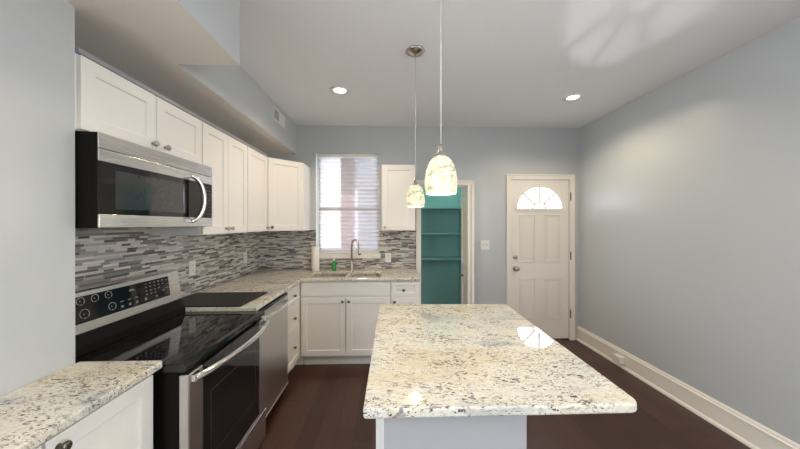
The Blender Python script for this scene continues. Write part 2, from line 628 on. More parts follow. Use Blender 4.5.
for nm, xf, ya, yb in (('added_window_left', XN - 0.10, -1.80, 0.20), ('added_window_right', XR + 0.05, -1.60, 0.10)):  # unseen windows added beside the camera to let daylight in
    bm = BM()
    cells(bm, [ya, ya + 0.05, (ya + yb) / 2 - 0.03, (ya + yb) / 2 + 0.03, yb - 0.05, yb], [0.85, 0.90, 1.58, 1.62, 2.30, 2.35],
          lambda u, v: (u < ya + 0.05 or u > yb - 0.05 or abs(u - (ya + yb) / 2) < 0.03 or v < 0.90 or v > 2.30 or 1.58 < v < 1.62), xf, xf + 0.05, lambda a, b, e: (e, a, b))
    struct(nm, bm, M['trim'])
bm = BM(); box(bm, XN, XR, YB - TW, YB, 0, HC); struct('wall_front', bm, M['wall'])

# boxed soffits over the left run (painted faces, warm bounce light tinted into the underside)
SZ = 2.325
def soffit(name, x0, x1, y0, y1):
    b_ = BM()
    box(b_, x0, x1, y0, y1, SZ, HC)
    o = struct(name, b_, M['wall'])
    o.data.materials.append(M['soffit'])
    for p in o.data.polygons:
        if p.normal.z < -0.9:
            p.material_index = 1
    return o
soffit('trim_1', XL, -1.140, 1.61, D)
soffit('trim_2', XN, -0.812, 1.20 - 1.6, 1.20)
soffit('trim_3', XL, -0.812, 1.20, 1.61)

# baseboards: tall board with stepped cap and shoe moulding
def baseboard(name, x, side, y0, y1):
    b_ = BM()
    prof = [(0, 0), (0.032, 0), (0.032, 0.010), (0.026, 0.022), (0.017, 0.027), (0.017, 0.140), (0.022, 0.144), (0.022, 0.151), (0.013, 0.158), (0.013, 0.166), (0.006, 0.178), (0, 0.178)]
    prism(b_, prof, y0, y1, lambda a, b, e: (x + side * a, e, b))
    return struct(name, b_, M['trim'])
baseboard('baseboard_right', XR, -1, YB, D)
bm = BM()
prism(bm, [(0, 0), (0.03, 0), (0.03, 0.015), (0.017, 0.027), (0.017, 0.150), (0.006, 0.178), (0, 0.178)], 1.065, 1.455, lambda a, b, e: (e, D - a, b))
struct('baseboard_back', bm, M['trim'])

# casings
def casing(name, x0, x1, ztop, w, parent=None):
    b_ = BM()
    for s in (0, 1):
        a0, a1 = (x0 - w, x0) if s == 0 else (x1, x1 + w)
        box(b_, a0, a1, D - 0.018, D, 0, ztop + w)
        e0, e1 = (a0, a0 + 0.014) if s == 0 else (a1 - 0.014, a1)
        box(b_, e0, e1, D - 0.026, D - 0.018, 0, ztop + w)
    box(b_, x0, x1, D - 0.018, D, ztop, ztop + w)
    box(b_, x0 - w + 0.014, x1 + w - 0.014, D - 0.026, D - 0.018, ztop + w - 0.014, ztop + w)
    return struct(name, b_, M['trim'], parent, 0.002)
casing('trim_4', DX0, DX1, DZ1, 0.060)
casing('trim_5', PX0, PX1, PZ1, 0.062)

# kitchen window: frame, sash, meeting rail, pane, sill
bm = BM()
y0, y1 = D + 0.065, D + 0.115
for a, b in ((WX0, WX0 + 0.03), (WX1 - 0.03, WX1)):
    box(bm, a, b, y0, y1, WZ0, WZ1)
for a, b in ((WZ0, WZ0 + 0.035), (WZ1 - 0.035, WZ1), (1.635, 1.678)):
    box(bm, WX0 + 0.03, WX1 - 0.03, y0 + 0.002, y1 - 0.002, a, b)
win = struct('window_1', bm, M['trim'])
bm = BM(); box(bm, WX0 + 0.03, WX1 - 0.03, D + 0.088, D + 0.092, WZ0 + 0.03, WZ1 - 0.03); link('pane', bm, M['glass'], win)
bm = BM(); box(bm, WX0, WX1, D - 0.014, D + 0.065, 1.048, WZ0 - 0.0005 + 0.0); 
bm.free()
bm = BM(); box(bm, WX0 + 0.02, WX1 + 0.02, D - 0.030, D - 0.001, 1.045, 1.103); link('window_sill', bm, M['trim'], win, 0.003)

# entry door with fanlight
FX, FZ, FA, FB = 1.894, 1.662, 0.290, 0.272
YD0, YD1 = D + 0.006, D + 0.050
def arch(a, b, k=28):
    return [(FX + a * math.cos(PI * i / k), FZ + b * math.sin(PI * i / k)) for i in range(k + 1)]
def door_leaf():
    b_ = BM()
    outer = [(DX0 + 0.004, 0.018), (DX1 - 0.004, 0.018), (DX1 - 0.004, DZ1 - 0.004), (DX0 + 0.004, DZ1 - 0.004)]
    inner = arch(FA, FB)
    es = []
    for loop in (outer, inner):
        vv = [b_.verts.new((a, YD0, z)) for a, z in loop]
        es += [b_.edges.new((vv[i], vv[(i + 1) % len(vv)])) for i in range(len(vv))]
    r = bmesh.ops.triangle_fill(b_, use_beauty=True, edges=es)
    fs = [f for f in b_.faces]
    ext = bmesh.ops.extrude_face_region(b_, geom=fs)
    bmesh.ops.translate(b_, verts=[e for e in ext['geom'] if isinstance(e, bmesh.types.BMVert)], vec=(0, YD1 - YD0, 0))
    bmesh.ops.dissolve_limit(b_, angle_limit=0.01, verts=b_.verts, edges=b_.edges)
    # raised panel mouldings: a stepped ring and a flat field, two tall above two shorter
    for px0, px1 in ((1.632, 1.838), (1.950, 2.156)):
        for pz0, pz1 in ((0.985, 1.585), (0.275, 0.785)):
            for w0, t in ((0.0, 0.010), (0.020, 0.005)):
                a0, a1, c0, c1 = px0 + w0, px1 - w0, pz0 + w0, pz1 - w0
                for q in ((a0, a0 + 0.011, c0, c1), (a1 - 0.011, a1, c0, c1), (a0 + 0.011, a1 - 0.011, c0, c0 + 0.011), (a0 + 0.011, a1 - 0.011, c1 - 0.011, c1)):
                    box(b_, q[0], q[1], YD0 - t, YD0 + 0.001, q[2], q[3])
            box(b_, px0 + 0.045, px1 - 0.045, YD0 - 0.005, YD0 + 0.001, pz0 + 0.045, pz1 - 0.045)
    return b_
d1 = struct('door_1', door_leaf(), M['door'], None, 0.002)
# fan frame and muntins
bm = BM()
oa, ia = arch(FA + 0.026, FB + 0.026), arch(FA - 0.004, FB - 0.004)
for i in range(len(oa) - 1):
    prism(bm, [oa[i], oa[i + 1], ia[i + 1], ia[i]], YD0 - 0.010, YD0, lambda a, b, e: (a, e, b))
box(bm, FX - FA - 0.03, FX + FA + 0.03, YD0 - 0.012, YD0, FZ - 0.028, FZ + 0.004)
bmesh.ops.remove_doubles(bm, verts=bm.verts, dist=1e-5)
link('fanlight_frame', bm, M['door'], d1)
bm = BM()
MW = 0.012
for i in range(14):
    a0, a1 = PI * i / 14, PI * (i + 1) / 14
    prism(bm, [(FX + r_ * math.cos(a), FZ + r_ * 0.94 * math.sin(a)) for r_, a in ((0.085 - MW, a0), (0.085 + MW, a0), (0.085 + MW, a1), (0.085 - MW, a1))], D + 0.012, D + 0.025, lambda a, b, e: (a, e, b))
for a in (45, 90, 135):
    ca, sa = math.cos(math.radians(a)), math.sin(math.radians(a))
    p0, p1_ = Vector((FX + 0.090 * ca, FZ + 0.085 * sa)), Vector((FX + 0.288 * ca, FZ + 0.270 * sa))
    w_ = Vector((-sa, ca)) * MW
    prism(bm, [tuple(p0 - w_), tuple(p1_ - w_), tuple(p1_ + w_), tuple(p0 + w_)], D + 0.0125, D + 0.0245, lambda a, b, e: (a, e, b))
link('fanlight_muntin', bm, M['door'], d1)
bm = BM()
pa = arch(FA + 0.001, FB + 0.001)
prism(bm, pa, D + 0.026, D + 0.030, lambda a, b, e: (a, e, b))
link('fanlight_pane', bm, M['glass'], d1)
bm = BM()
lathe(bm, (1.580, YD0, 1.048), (0, -1, 0), [(0.027, 0), (0.027, 0.010), (0.022, 0.016), (0.012, 0.018), (0.012, 0.026)])
box(bm, 1.577, 1.583, YD0 - 0.036, YD0 - 0.024, 1.036, 1.060)
link('deadbolt', bm, M['nickel'], d1)
bm = BM()
lathe(bm, (1.582, YD0, 0.908), (0, -1, 0), [(0.031, 0), (0.031, 0.006), (0.014, 0.012), (0.012, 0.030), (0.024, 0.038), (0.029, 0.052), (0.025, 0.066), (0.010, 0.071)])
link('door_knob', bm, M['nickel'], d1)
for hz in (1.81, 1.065, 0.335):
    bm = BM()
    lathe(bm, (DX1 + 0.004, D - 0.024, hz - 0.048), (0, 0, 1), [(0.0075, 0), (0.0075, 0.096)], 10)
    lathe(bm, (DX1 + 0.004, D - 0.024, hz + 0.048), (0, 0, 1), [(0.005, 0), (0.006, 0.004), (0.003, 0.009)], 10)
    link('hinge', bm, M['bronze'], d1)
bm = BM(); box(bm, DX0, DX1, D + 0.001, D + TW, 0.0, 0.014); struct('trim_6', bm, M['bronze'])

# pantry: teal closet with three shelves behind the opening
PD = D + 0.72
bm = BM(); box(bm, PX0 - 0.10, PX0 - 0.04, D + TW, PD, 0, HC); struct('wall_pantry_left', bm, M['teal'])
bm = BM(); box(bm, PX1 + 0.04, PX1 + 0.10, D + TW, PD, 0, HC); struct('wall_pantry_right', bm, M['teal'])
bm = BM(); box(bm, PX0 - 0.10, PX1 + 0.10, PD, PD + 0.06, 0, HC); struct('wall_pantry_back', bm, M['teal'])
names = {1.700: 'teal pantry shelf highest of the three, level with the pendant lamps',
         1.340: 'teal pantry shelf in the middle, between the highest and lowest shelf',
         0.985: 'teal pantry shelf lowest of the three, above the dark lower recess'}
for z, lab in names.items():
    t = thing('pantry_shelf', (0.69, 4.15, z), lab, 'shelf', 'pantry shelves')
    bm = BM(); box(bm, PX0 - 0.039, PX1 + 0.039, D + 0.43, PD - 0.001, z - 0.019, z); link('board', bm, M['teal'], t, 0.002)
    bm = BM()
    box(bm, PX0 - 0.039, PX1 + 0.039, PD - 0.020, PD - 0.001, z - 0.055, z - 0.0195)
    box(bm, PX1 + 0.020, PX1 + 0.039, D + 0.44, PD - 0.021, z - 0.055, z - 0.0195)
    box(bm, PX0 - 0.039, PX0 - 0.020, D + 0.44, PD - 0.021, z - 0.055, z - 0.0195)
    link('cleat', bm, M['teal'], t)

t = thing('added_pantry_lamp', (0.69, 3.93, HC), 'small unseen lamp added on the pantry ceiling to brighten the teal shelves', 'ceiling light')  # out-of-view lamp added to brighten the pantry
bm = BM(); lathe(bm, (0.69, 3.93, HC - 0.0005), (0, 0, -1), [(0.075, 0), (0.075, 0.018), (0.066, 0.022)], 28); link('lamp_base', bm, M['white_plastic'], t)
bm = BM(); lathe(bm, (0.69, 3.93, HC - 0.023), (0, 0, -1), [(0.064, 0), (0.060, 0.02), (0.042, 0.038), (0.012, 0.045)], 28); link('lit_dome', bm, M['lens'], t)
pl0 = bpy.data.lights.new('added_pantry_light', 'POINT'); pl0.energy = 3.5; pl0.color = (1.0, 0.96, 0.88); pl0.shadow_soft_size = 0.06
po = bpy.data.objects.new('added_pantry_light', pl0); po.location = (0, 0, -0.13); po.parent = t; C.objects.link(po)

# folded bifold door at the right jamb
d2p = [((0.972, D + 0.045), (0.966, D - 0.255)), ((0.925, D - 0.255), (0.919, D + 0.045))]
root = None
for k, (p, q) in enumerate(d2p):
    b_ = BM()
    p = Vector((p[0], p[1], 0)); q = Vector((q[0], q[1], 0))
    u = (q - p).normalized(); nn = Vector((-u.y, u.x, 0))
    if nn.x > 0: nn = -nn
    L = (q - p).length
    def pb(a0, a1, z0, z1, d0, d1):
        pts = [p + u * a + nn * d for a in (a0, a1) for d in (d0, d1)]
        vv = [b_.verts.new((P.x, P.y, z)) for P in pts for z in (z0, z1)]
        for f in ((0, 1, 3, 2), (4, 6, 7, 5), (0, 4, 5, 1), (2, 3, 7, 6), (0, 2, 6, 4), (1, 5, 7, 3)):
            b_.faces.new([vv[i] for i in f])
    pb(0, L, 0.012, 1.925, -0.012, 0.012)
    for sd in (-1, 1):
        for z0, z1 in ((0.012, 0.16), (0.90, 1.00), (1.81, 1.925)):
            pb(0.045, L - 0.045, z0, z1, *sorted((sd * 0.012, sd * 0.017)))
        for a0, a1 in ((0, 0.045), (L - 0.045, L)):
            pb(a0, a1, 0.012, 1.925, *sorted((sd * 0.012, sd * 0.017)))
    if root is None:
        root = struct('door_2', b_, M['trim'])
    else:
        link('folding_panel', b_, M['trim'], root)
bm = BM(); lathe(bm, (0.905, D - 0.055, 0.835), (-1, 0, 0), [(0.007, 0), (0.007, 0.008), (0.014, 0.014), (0.015, 0.020), (0.008, 0.026)], 14); link('door_knob', bm, M['bronze'], root)
bm = BM(); box(bm, PX0 + 0.003, PX1 - 0.003, D + 0.03, D + 0.06, PZ1 - 0.020, PZ1 - 0.001); struct('trim_7', bm, M['nickel'])
bm = BM()
for hz in (1.80, 1.75, 0.94, 0.30):
    lathe(bm, (0.9805, D - 0.02, hz), (0, 0, 1), [(0.004, 0), (0.004, 0.05)], 8)
link('hinge', bm, M['nickel'], root)

# mosaic splashbacks
bm = BM(); box(bm, XL, XL + 0.008, 1.20, D, 0.90, 1.470); struct('trim_8', bm, M['mosaic'])
bm = BM()
cells(bm, [XL + 0.008, -0.966, WX0 - 0.0, WX1 + 0.0, 0.326], [0.90, 1.044, 1.393],
      lambda u, v: not (WX0 < u < WX1 and v > 1.05), D - 0.008, D, lambda a, b, e: (a, e, b))
struct('trim_9', bm, M['mosaic'])

# ------------------------------------------------------------------ cabinets
def knob(bm, o, n, s=1.0):
    lathe(bm, o, n, [(0.009 * s, 0), (0.008 * s, 0.003), (0.0055 * s, 0.008), (0.006 * s, 0.013), (0.0135 * s, 0.017), (0.0155 * s, 0.022), (0.0125 * s, 0.027), (0.005 * s, 0.029)], 16)


def panel_front(o, u, n, w, h, rail=0.057, t=0.019, rec=0.008, shaker=True):
    """shaker front: o = lower left corner on the carcass face, u = along, n = outward"""
    b_ = BM()
    o, u, n = Vector(o), Vector(u).normalized(), Vector(n).normalized()
    P = lambda a, z, d: o + u * a + n * d + Vector((0, 0, z))
    rings = [[(0, 0, 0), (w, 0, 0), (w, h, 0), (0, h, 0)], [(0, 0, t), (w, 0, t), (w, h, t), (0, h, t)]]
    if shaker:
        rings.append([(rail, rail, t), (w - rail, rail, t), (w - rail, h - rail, t), (rail, h - rail, t)])
        r2 = rail + 0.004
        rings.append([(r2, r2, t - rec), (w - r2, r2, t - rec), (w - r2, h - r2, t - rec), (r2, h - r2, t - rec)])
    R = [[b_.verts.new(P(*c)) for c in r] for r in rings]
    b_.faces.new(R[0][::-1])
    for A, B in zip(R, R[1:]):
        for k in range(4):
            b_.faces.new((A[k], A[(k + 1) % 4], B[(k + 1) % 4], B[k]))
    b_.faces.new(R[-1])
    return b_


def carcass(o, u, n, w, z0, z1, depth, toe=0.0, rails=()):
    """hollow box: sides, back, bottom, face frame and toe board; o = left end of the face, on the floor plan"""
    b_ = BM()
    o, u, n = Vector(o), Vector(u).normalized(), Vector(n).normalized()

    def bx(a0, a1, d0, d1, c0, c1):
        vv = [b_.verts.new(o + u * a - n * d + Vector((0, 0, c))) for a in (a0, a1) for d in (d0, d1) for c in (c0, c1)]
        for f in ((0, 1, 3, 2), (4, 6, 7, 5), (0, 4, 5, 1), (2, 3, 7, 6), (0, 2, 6, 4), (1, 5, 7, 3)):
            b_.faces.new([vv[i] for i in f])
    T = 0.016
    zb = z0 + toe
    for a in (0.0, w - T):
        bx(a, a + T, 0.019, depth, zb, z1)
        if toe:
            bx(a, a + T, 0.085, depth, z0, zb)
    bx(T, w - T, depth - T, depth, zb, z1)
    bx(T, w - T, 0.019, depth - T, zb, zb + T)
    bx(0, 0.036, 0, 0.019, zb, z1)
    bx(w - 0.036, w, 0, 0.019, zb, z1)
    bx(0.036, w - 0.036, 0, 0.019, zb, zb + 0.036)
    bx(0.036, w - 0.036, 0, 0.019, z1 - 0.036, z1)
    for zr in rails:
        bx(0.036, w - 0.036, 0, 0.019, zr - 0.018, zr + 0.018)
    if not toe:
        bx(T, w - T, 0.019, depth - T, z1 - T, z1)
    if toe:
        bx(T, w - T, 0.070, 0.085, z0, zb)
    return b_


def cabinet(name, label, o, u, n, w, z0, z1, depth, fronts, toe=0.0, group=None):
    """fronts: (kind, a0, a1, z0, z1, [(ka, kz)], shaker)"""
    o, u, n = Vector(o), Vector(u).normalized(), Vector(n).normalized()
    mid = o + u * (w / 2) - n * (depth / 2)
    t = thing(name, (mid.x, mid.y, z0), label, 'cabinet', group)
    link('body', carcass(o, u, n, w, z0, z1, depth, toe, [f_[2 + 1] - 0.003 for f_ in fronts if toe and f_[3] > 0.2]), M['cabinet'], t, 0.0012)
    for kind, a0, a1, c0, c1, ks, sh in fronts:
        f = link(kind, panel_front(o + u * a0 + n * 0.0005 + Vector((0, 0, c0)), u, n, a1 - a0, c1 - c0, 0.057 if c1 - c0 > 0.22 else 0.034, shaker=sh), M['cabinet'], t, 0.0018)
        for ka, kz in ks:
            b_ = BM()
            knob(b_, o + u * ka + n * 0.0195 + Vector((0, 0, kz)), n)
            link('knob', b_, M['bronze'] if toe else M['nickel'], f)
    return t

YU, NX = (0, 1, 0), (1, 0, 0)
XU, NY = (1, 0, 0), (0, -1, 0)
UF = -1.254                     # carcass face of the left uppers
UD = UF - XL - 0.001
UZ0, UZ1 = 1.392, 2.150
# over the microwave
cabinet('wall_cabinet', 'short white two-door wall cabinet directly above the microwave', (UF, 1.206, 0), YU, NX, 0.760, 1.842, UZ1, UD,
        [('door', 0.006, 0.378, 1.848, UZ1 - 0.006, [(0.357, 1.886)], True), ('door', 0.384, 0.755, 1.848, UZ1 - 0.006, [(0.440, 1.886)], True)])
cabinet('wall_cabinet', 'tall white two-door wall cabinet right of the microwave, two knobs side by side', (UF, 1.968, 0), YU, NX, 0.612, UZ0, UZ1, UD,
        [('door', 0.005, 0.3035, UZ0 + 0.004, UZ1 - 0.006, [(0.272, UZ0 + 0.042)], True), ('door', 0.309, 0.607, UZ0 + 0.004, UZ1 - 0.006, [(0.340, UZ0 + 0.042)], True)])
cabinet('wall_cabinet', 'narrow white single-door wall cabinet on the left wall, next to the angled corner cabinet', (UF, 2.582, 0), YU, NX, 0.420, UZ0, UZ1, UD,
        [('door', 0.005, 0.414, UZ0 + 0.004, UZ1 - 0.006, [(0.385, UZ0 + 0.042)], True)])
bm = BM(); box(bm, XL + 0.009, -1.238, 1.206, 3.004, UZ1 + 0.0005, UZ1 + 0.020); struct('trim_12', bm, M['grey_plate'])
# angled corner
A = Vector((UF, 3.006, 0)); B = Vector((-0.966, 3.294, 0))
uu = (B - A).normalized(); nn = Vector((uu.y, -uu.x, 0)); LL = (B - A).length
t = thing('corner_wall_cabinet', (-1.27, 3.31, UZ0), 'white angled wall cabinet filling the corner left of the window', 'cabinet')
bm = BM()
prism(bm, [(XL + 0.009, 3.0035), (UF, 3.006), (-0.966, 3.294), (-0.966, D - 0.001), (XL + 0.009, D - 0.001)], UZ0, UZ1, lambda a, b, e: (a, b, e))
link('body', bm, M['cabinet'], t, 0.0015)
f = link('door', panel_front(A + uu * 0.012 + nn * 0.0005 + Vector((0, 0, UZ0 + 0.004)), uu, nn, LL - 0.024, UZ1 - UZ0 - 0.010), M['cabinet'], t, 0.0018)
bm = BM(); knob(bm, A + uu * 0.046 + nn * 0.0195 + Vector((0, 0, UZ0 + 0.042)), nn); link('knob', bm, M['bronze'], f)
# right of the window
cabinet('wall_cabinet', 'white single-door wall cabinet between the window and the pantry', (-0.090, D - 0.311, 0), XU, NY, 0.381, UZ0, UZ1 - 0.012, 0.310,
        [('door', 0.003, 0.378, UZ0 + 0.004, UZ1 - 0.018, [(0.034, UZ0 + 0.040)], True)])
# filler strips
bm = BM(); box(bm, UF - 0.02, UF + 0.012, 1.2005, 1.2055, 1.842, UZ1)
bm.free()

# base cabinets
CH = 0.884                      # carcass height; stone above
BF = -0.926                     # carcass face of the left bases
BYF = D - 0.630 + 0.019         # carcass face of the back bases
cabinet('base_cabinet', 'white three-drawer base cabinet between the dishwasher and the corner', (BF, 2.590, 0), YU, NX, 0.380, 0, CH, 0.60,
        [('drawer', 0.004, 0.376, 0.712, 0.870, [(0.190, 0.790)], True), ('drawer', 0.004, 0.376, 0.430, 0.707, [(0.190, 0.575)], True), ('drawer', 0.004, 0.376, 0.128, 0.425, [(0.190, 0.300)], True)], 0.115)
cabinet('sink_base_cabinet', 'wide white two-door base cabinet under the double sink', (-0.903, BYF, 0), XU, NY, 0.914, 0, CH, 0.60,
        [('false_front', 0.004, 0.910, 0.735, 0.872, [], False), ('door', 0.006, 0.453, 0.125, 0.716, [(0.425, 0.680)], True), ('door', 0.460, 0.908, 0.125, 0.716, [(0.489, 0.680)], True)], 0.115)
cabinet('base_cabinet', 'narrow white base cabinet with one drawer over a door, beside the pantry', (0.013, BYF, 0), XU, NY, 0.300, 0, CH, 0.60,
        [('drawer', 0.004, 0.278, 0.730, 0.872, [(0.130, 0.792)], True), ('door', 0.004, 0.278, 0.125, 0.712, [(0.036, 0.672)], True)], 0.115)
# corner filler between the runs
bm = BM(); box(bm, -0.926, -0.9035, BYF - 0.003, BYF + 0.02, 0.115, CH); 
link('corner_filler', bm, M['cabinet'], base=(-0.915, BYF, 0.0)); o = bpy.data.objects['corner_filler']; o['kind'] = 'structure'; o.name = 'trim_10'
bm = BM(); box(bm, -0.996, -0.985, 2.972, BYF + 0.08, 0.0, 0.115); box(bm, -0.985, -0.9035, BYF + 0.070, BYF + 0.08, 0, 0.115); struct('trim_11', bm, M['cabinet'])
# near run
NF = -0.962
cabinet('base_cabinet', 'white base cabinet in the lower left foreground, its door beside the range', (NF, 0.828, 0), YU, NX, 0.370, 0, CH, NF - XN - 0.002,
        [('door', 0.003, 0.367, 0.128, 0.866, [(0.034, 0.832)], True)], 0.115)
cabinet('base_cabinet', 'white base cabinet nearest the camera, mostly cut off by the lower left edge', (NF, 0.350, 0), YU, NX, 0.476, 0, CH, NF - XN - 0.002,
        [('door', 0.003, 0.473, 0.128, 0.866, [(0.034, 0.832)], True)], 0.115)

# ------------------------------------------------------------------ stone worktops
def slab(poly, z0, z1):
    b_ = BM()
    prism(b_, poly, z0, z1, lambda a, b, e: (a, b, e))
    return b_
Z0, Z1 = 0.8845, 0.9145
o = link('worktop', slab(rounded_rect(XN + 0.0005, -0.916, 0.330, 1.216, [0, 0, 0.014, 0]), Z0, Z1), M['granite'], None, 0.006, 3, base=(-1.1, 0.77, Z0))
tag(o, 'short granite worktop in the lower left foreground, ending at the range', 'worktop')
CF, CY = -0.886, D - 0.645
bm = BM()
S1 = (-0.845, -0.472, 3.055, 3.405)     # left bowl
S2 = (-0.432, -0.090, 3.055, 3.405)     # right bowl
inb = lambda u, v, s: s[0] < u < s[1] and s[2] < v < s[3]
cells(bm, [XL + 0.0085, S1[0], CF, S1[1], S2[0], S2[1], 0.324] if False else sorted([XL + 0.0085, CF, S1[0], S1[1], S2[0], S2[1], 0.324]),
      sorted([1.972, CY, S1[2], S1[3], D - 0.0085]),
      lambda u, v: (u < CF or v > CY) and not inb(u, v, S1) and not inb(u, v, S2), Z0, Z1, lambda a, b, e: (a, b, e))
o = link('worktop', bm, M['granite'], None, 0.006, 3, base=(-1.2, 3.0, Z0))
tag(o, 'L-shaped granite worktop running from the range round the corner under the window', 'worktop')

# double bowl sink
t = thing('kitchen_sink', (-0.467, 3.23, 0.72), 'undermounted stainless double bowl sink below the window', 'sink')
def bowl(s):
    b_ = BM()
    x0, x1, y0_, y1_ = s
    g = 0.004
    top = rounded_rect(x0 - g, x1 + g, y0_ - g, y1_ + g, 0.05)
    bot = rounded_rect(x0 + 0.02, x1 - 0.02, y0_ + 0.02, y1_ - 0.02, 0.05)
    rim = rounded_rect(x0 - 0.014, x1 + 0.014, y0_ - 0.016, y1_ + 0.016, 0.055)
    R = [[b_.verts.new((a, b, z)) for a, b in pl] for pl, z in ((rim, Z0 - 0.0008), (top, Z0 - 0.0008), (bot, 0.72))]
    for A_, B_ in zip(R, R[1:]):
        k = len(A_)
        for i in range(k):
            f_ = b_.faces.new((A_[i], A_[(i + 1) % k], B_[(i + 1) % k], B_[i]))
            f_.smooth = True
    b_.faces.new(R[-1])
    for f_ in b_.faces:
        f_.normal_update()
    return b_
for s in (S1, S2):
    o = link('bowl', bowl(s), M['steel_bright'], t, 0, recalc=True)
    bm = BM(); lathe(bm, ((s[0] + s[1]) / 2, (s[2] + s[3]) / 2, 0.7205), (0, 0, 1), [(0.042, 0), (0.040, 0.003), (0.030, 0.0015)], 20); link('drain', bm, M['nickel'], o)

# faucet
fb = Vector((-0.452, 3.488, Z1 + 0.0005))
t = thing('kitchen_faucet', tuple(fb), 'tall gooseneck pull-down faucet of brushed nickel behind the sink', 'faucet')
bm = BM(); lathe(bm, fb, (0, 0, 1), [(0.028, 0), (0.028, 0.006), (0.021, 0.014), (0.019, 0.10), (0.013, 0.112)]); link('base', bm, M['nickel'], t)
dirn = Vector((0.55, -0.84, 0)).normalized()
top = fb + Vector((0, 0, 0.285))
R_ = 0.085
pts = [fb + Vector((0, 0, 0.09)), fb + Vector((0, 0, 0.2)), top]
for i in range(1, 15):
    a = PI * i / 14 * 0.92
    pts.append(top + dirn * (R_ * (1 - math.cos(a))) + Vector((0, 0, R_ * math.sin(a))))
bm = BM(); tube(bm, pts, 0.0115, 14); link('spout', bm, M['nickel'], t)
e = pts[-1]; dv = (pts[-1] - pts[-2]).normalized()
bm = BM(); lathe(bm, e + dv * 0.0005, dv, [(0.0125, 0), (0.0155, 0.02), (0.0185, 0.07), (0.0195, 0.098), (0.016, 0.101)], 18); sph = link('spray_head', bm, M['nickel'], t)
bm = BM(); lathe(bm, e + dv * 0.102, dv, [(0.0165, 0), (0.0150, 0.008)], 18); link('nozzle', bm, M['black_plastic'], sph)
bm = BM(); tube(bm, [fb + Vector((0.017, 0, 0.07)), fb + Vector((0.045, -0.005, 0.085)), fb + Vector((0.085, -0.015, 0.120))], [0.011, 0.008, 0.006], 10); link('lever', bm, M['nickel'], t)

# paper towel roll, soap bottle
t = thing('paper_towel_roll', (-0.878, 3.480, Z1), 'white paper towel roll standing on the worktop left of the sink', 'paper towel')
bm = BM(); lathe(bm, (-0.878, 3.480, Z1 + 0.0005), (0, 0, 1), [(0.020, 0), (0.044, 0.0), (0.046, 0.003), (0.046, 0.277), (0.044, 0.280), (0.020, 0.280), (0.020, 0)], 28, False, False)
sh = [(-0.878 + 0.0465, 3.480), (-0.878 + 0.048, 3.462), (-0.878 + 0.050, 3.440)]
link('sheets', bm, M['paper'], t)
bm = BM(); lathe(bm, (-0.878, 3.480, Z1 + 0.0007), (0, 0, 1), [(0.0195, 0), (0.0195, 0.279), (0.0175, 0.279), (0.0175, 0), (0.0195, 0)], 20, False, False); link('core', bm, M['card'], t)
t = thing('soap_bottle', (-0.664, 3.505, Z1), 'small green dish soap pump bottle on the worktop behind the left sink bowl', 'soap bottle')
bm = BM(); lathe(bm, (-0.664, 3.505, Z1 + 0.0005), (0, 0, 1), [(0.030, 0), (0.036, 0.004), (0.037, 0.03), (0.034, 0.075), (0.022, 0.098), (0.012, 0.108), (0.012, 0.116)], 22, squash=0.75); link('bottle_body', bm, M['green_soap'], t)
bm = BM(); lathe(bm, (-0.664, 3.505, Z1 + 0.117), (0, 0, 1), [(0.014, 0), (0.014, 0.014), (0.006, 0.016), (0.005, 0.034), (0.011, 0.036), (0.011, 0.044), (0.006, 0.047)], 16)
tube(bm, [(-0.664, 3.505, Z1 + 0.157), (-0.650, 3.492, Z1 + 0.158), (-0.638, 3.482, Z1 + 0.153)], 0.0045, 8); link('pump', bm, M['white_plastic'], t)

# black mat on the worktop beside the range
bm = BM()
prism(bm, rounded_rect(-1.545, -0.990, 1.9735, 2.372, 0.012, 3), Z1 + 0.0006, Z1 + 0.0075, lambda a, b, e: (a + (b - 1.97) * 0.04, b, e))
t = link('counter_mat', bm, M['dark_rubber'], None, 0.002, 2, base=(-1.26, 2.17, Z1))
tag(t, 'flat black mat lying on the worktop just beyond the range', 'mat')
# ------------------------------------------------------------------ range
RY0, RY1 = 1.2210, 1.9660
t = thing('kitchen_range', (-1.19, (RY0 + RY1) / 2, 0), 'stainless and black electric range with glass cooktop on the left wall', 'range')
EY = lambda a, b, e: (a, e, b)      # profile in XZ, extruded along Y
bm = BM()
box(bm, -1.545, -0.866, RY0 + 0.004, RY1 - 0.004, 0.045, 0.858)
box(bm, -1.50, -0.90, RY0 + 0.02, RY1 - 0.02, 0.0, 0.045)
link('body', bm, M['black_enamel'], t, 0.003)
bm = BM()
prism(bm, [(-1.548, 0.8585), (-0.838, 0.8585), (-0.832, 0.862), (-0.830, 0.872), (-0.836, 0.884), (-0.850, 0.8905), (-1.548, 0.8905)], RY0, RY1, EY)
ck = link('cooktop', bm, M['black_glass'], t, 0.002)
for (cx, cy, r) in ((-1.02, 1.40, 0.108), (-1.02, 1.77, 0.085), (-1.25, 1.40, 0.075), (-1.25, 1.77, 0.100)):
    bm = BM()
    for rr in (r, r * 0.62):
        lathe(bm, (cx, cy, 0.8906), (0, 0, 1), [(rr, 0), (rr + 0.0016, 0), (rr + 0.0016, 0.0003), (rr, 0.0003), (rr, 0)], 40, False, False)
    link('burner_ring', bm, M['ring'], ck)
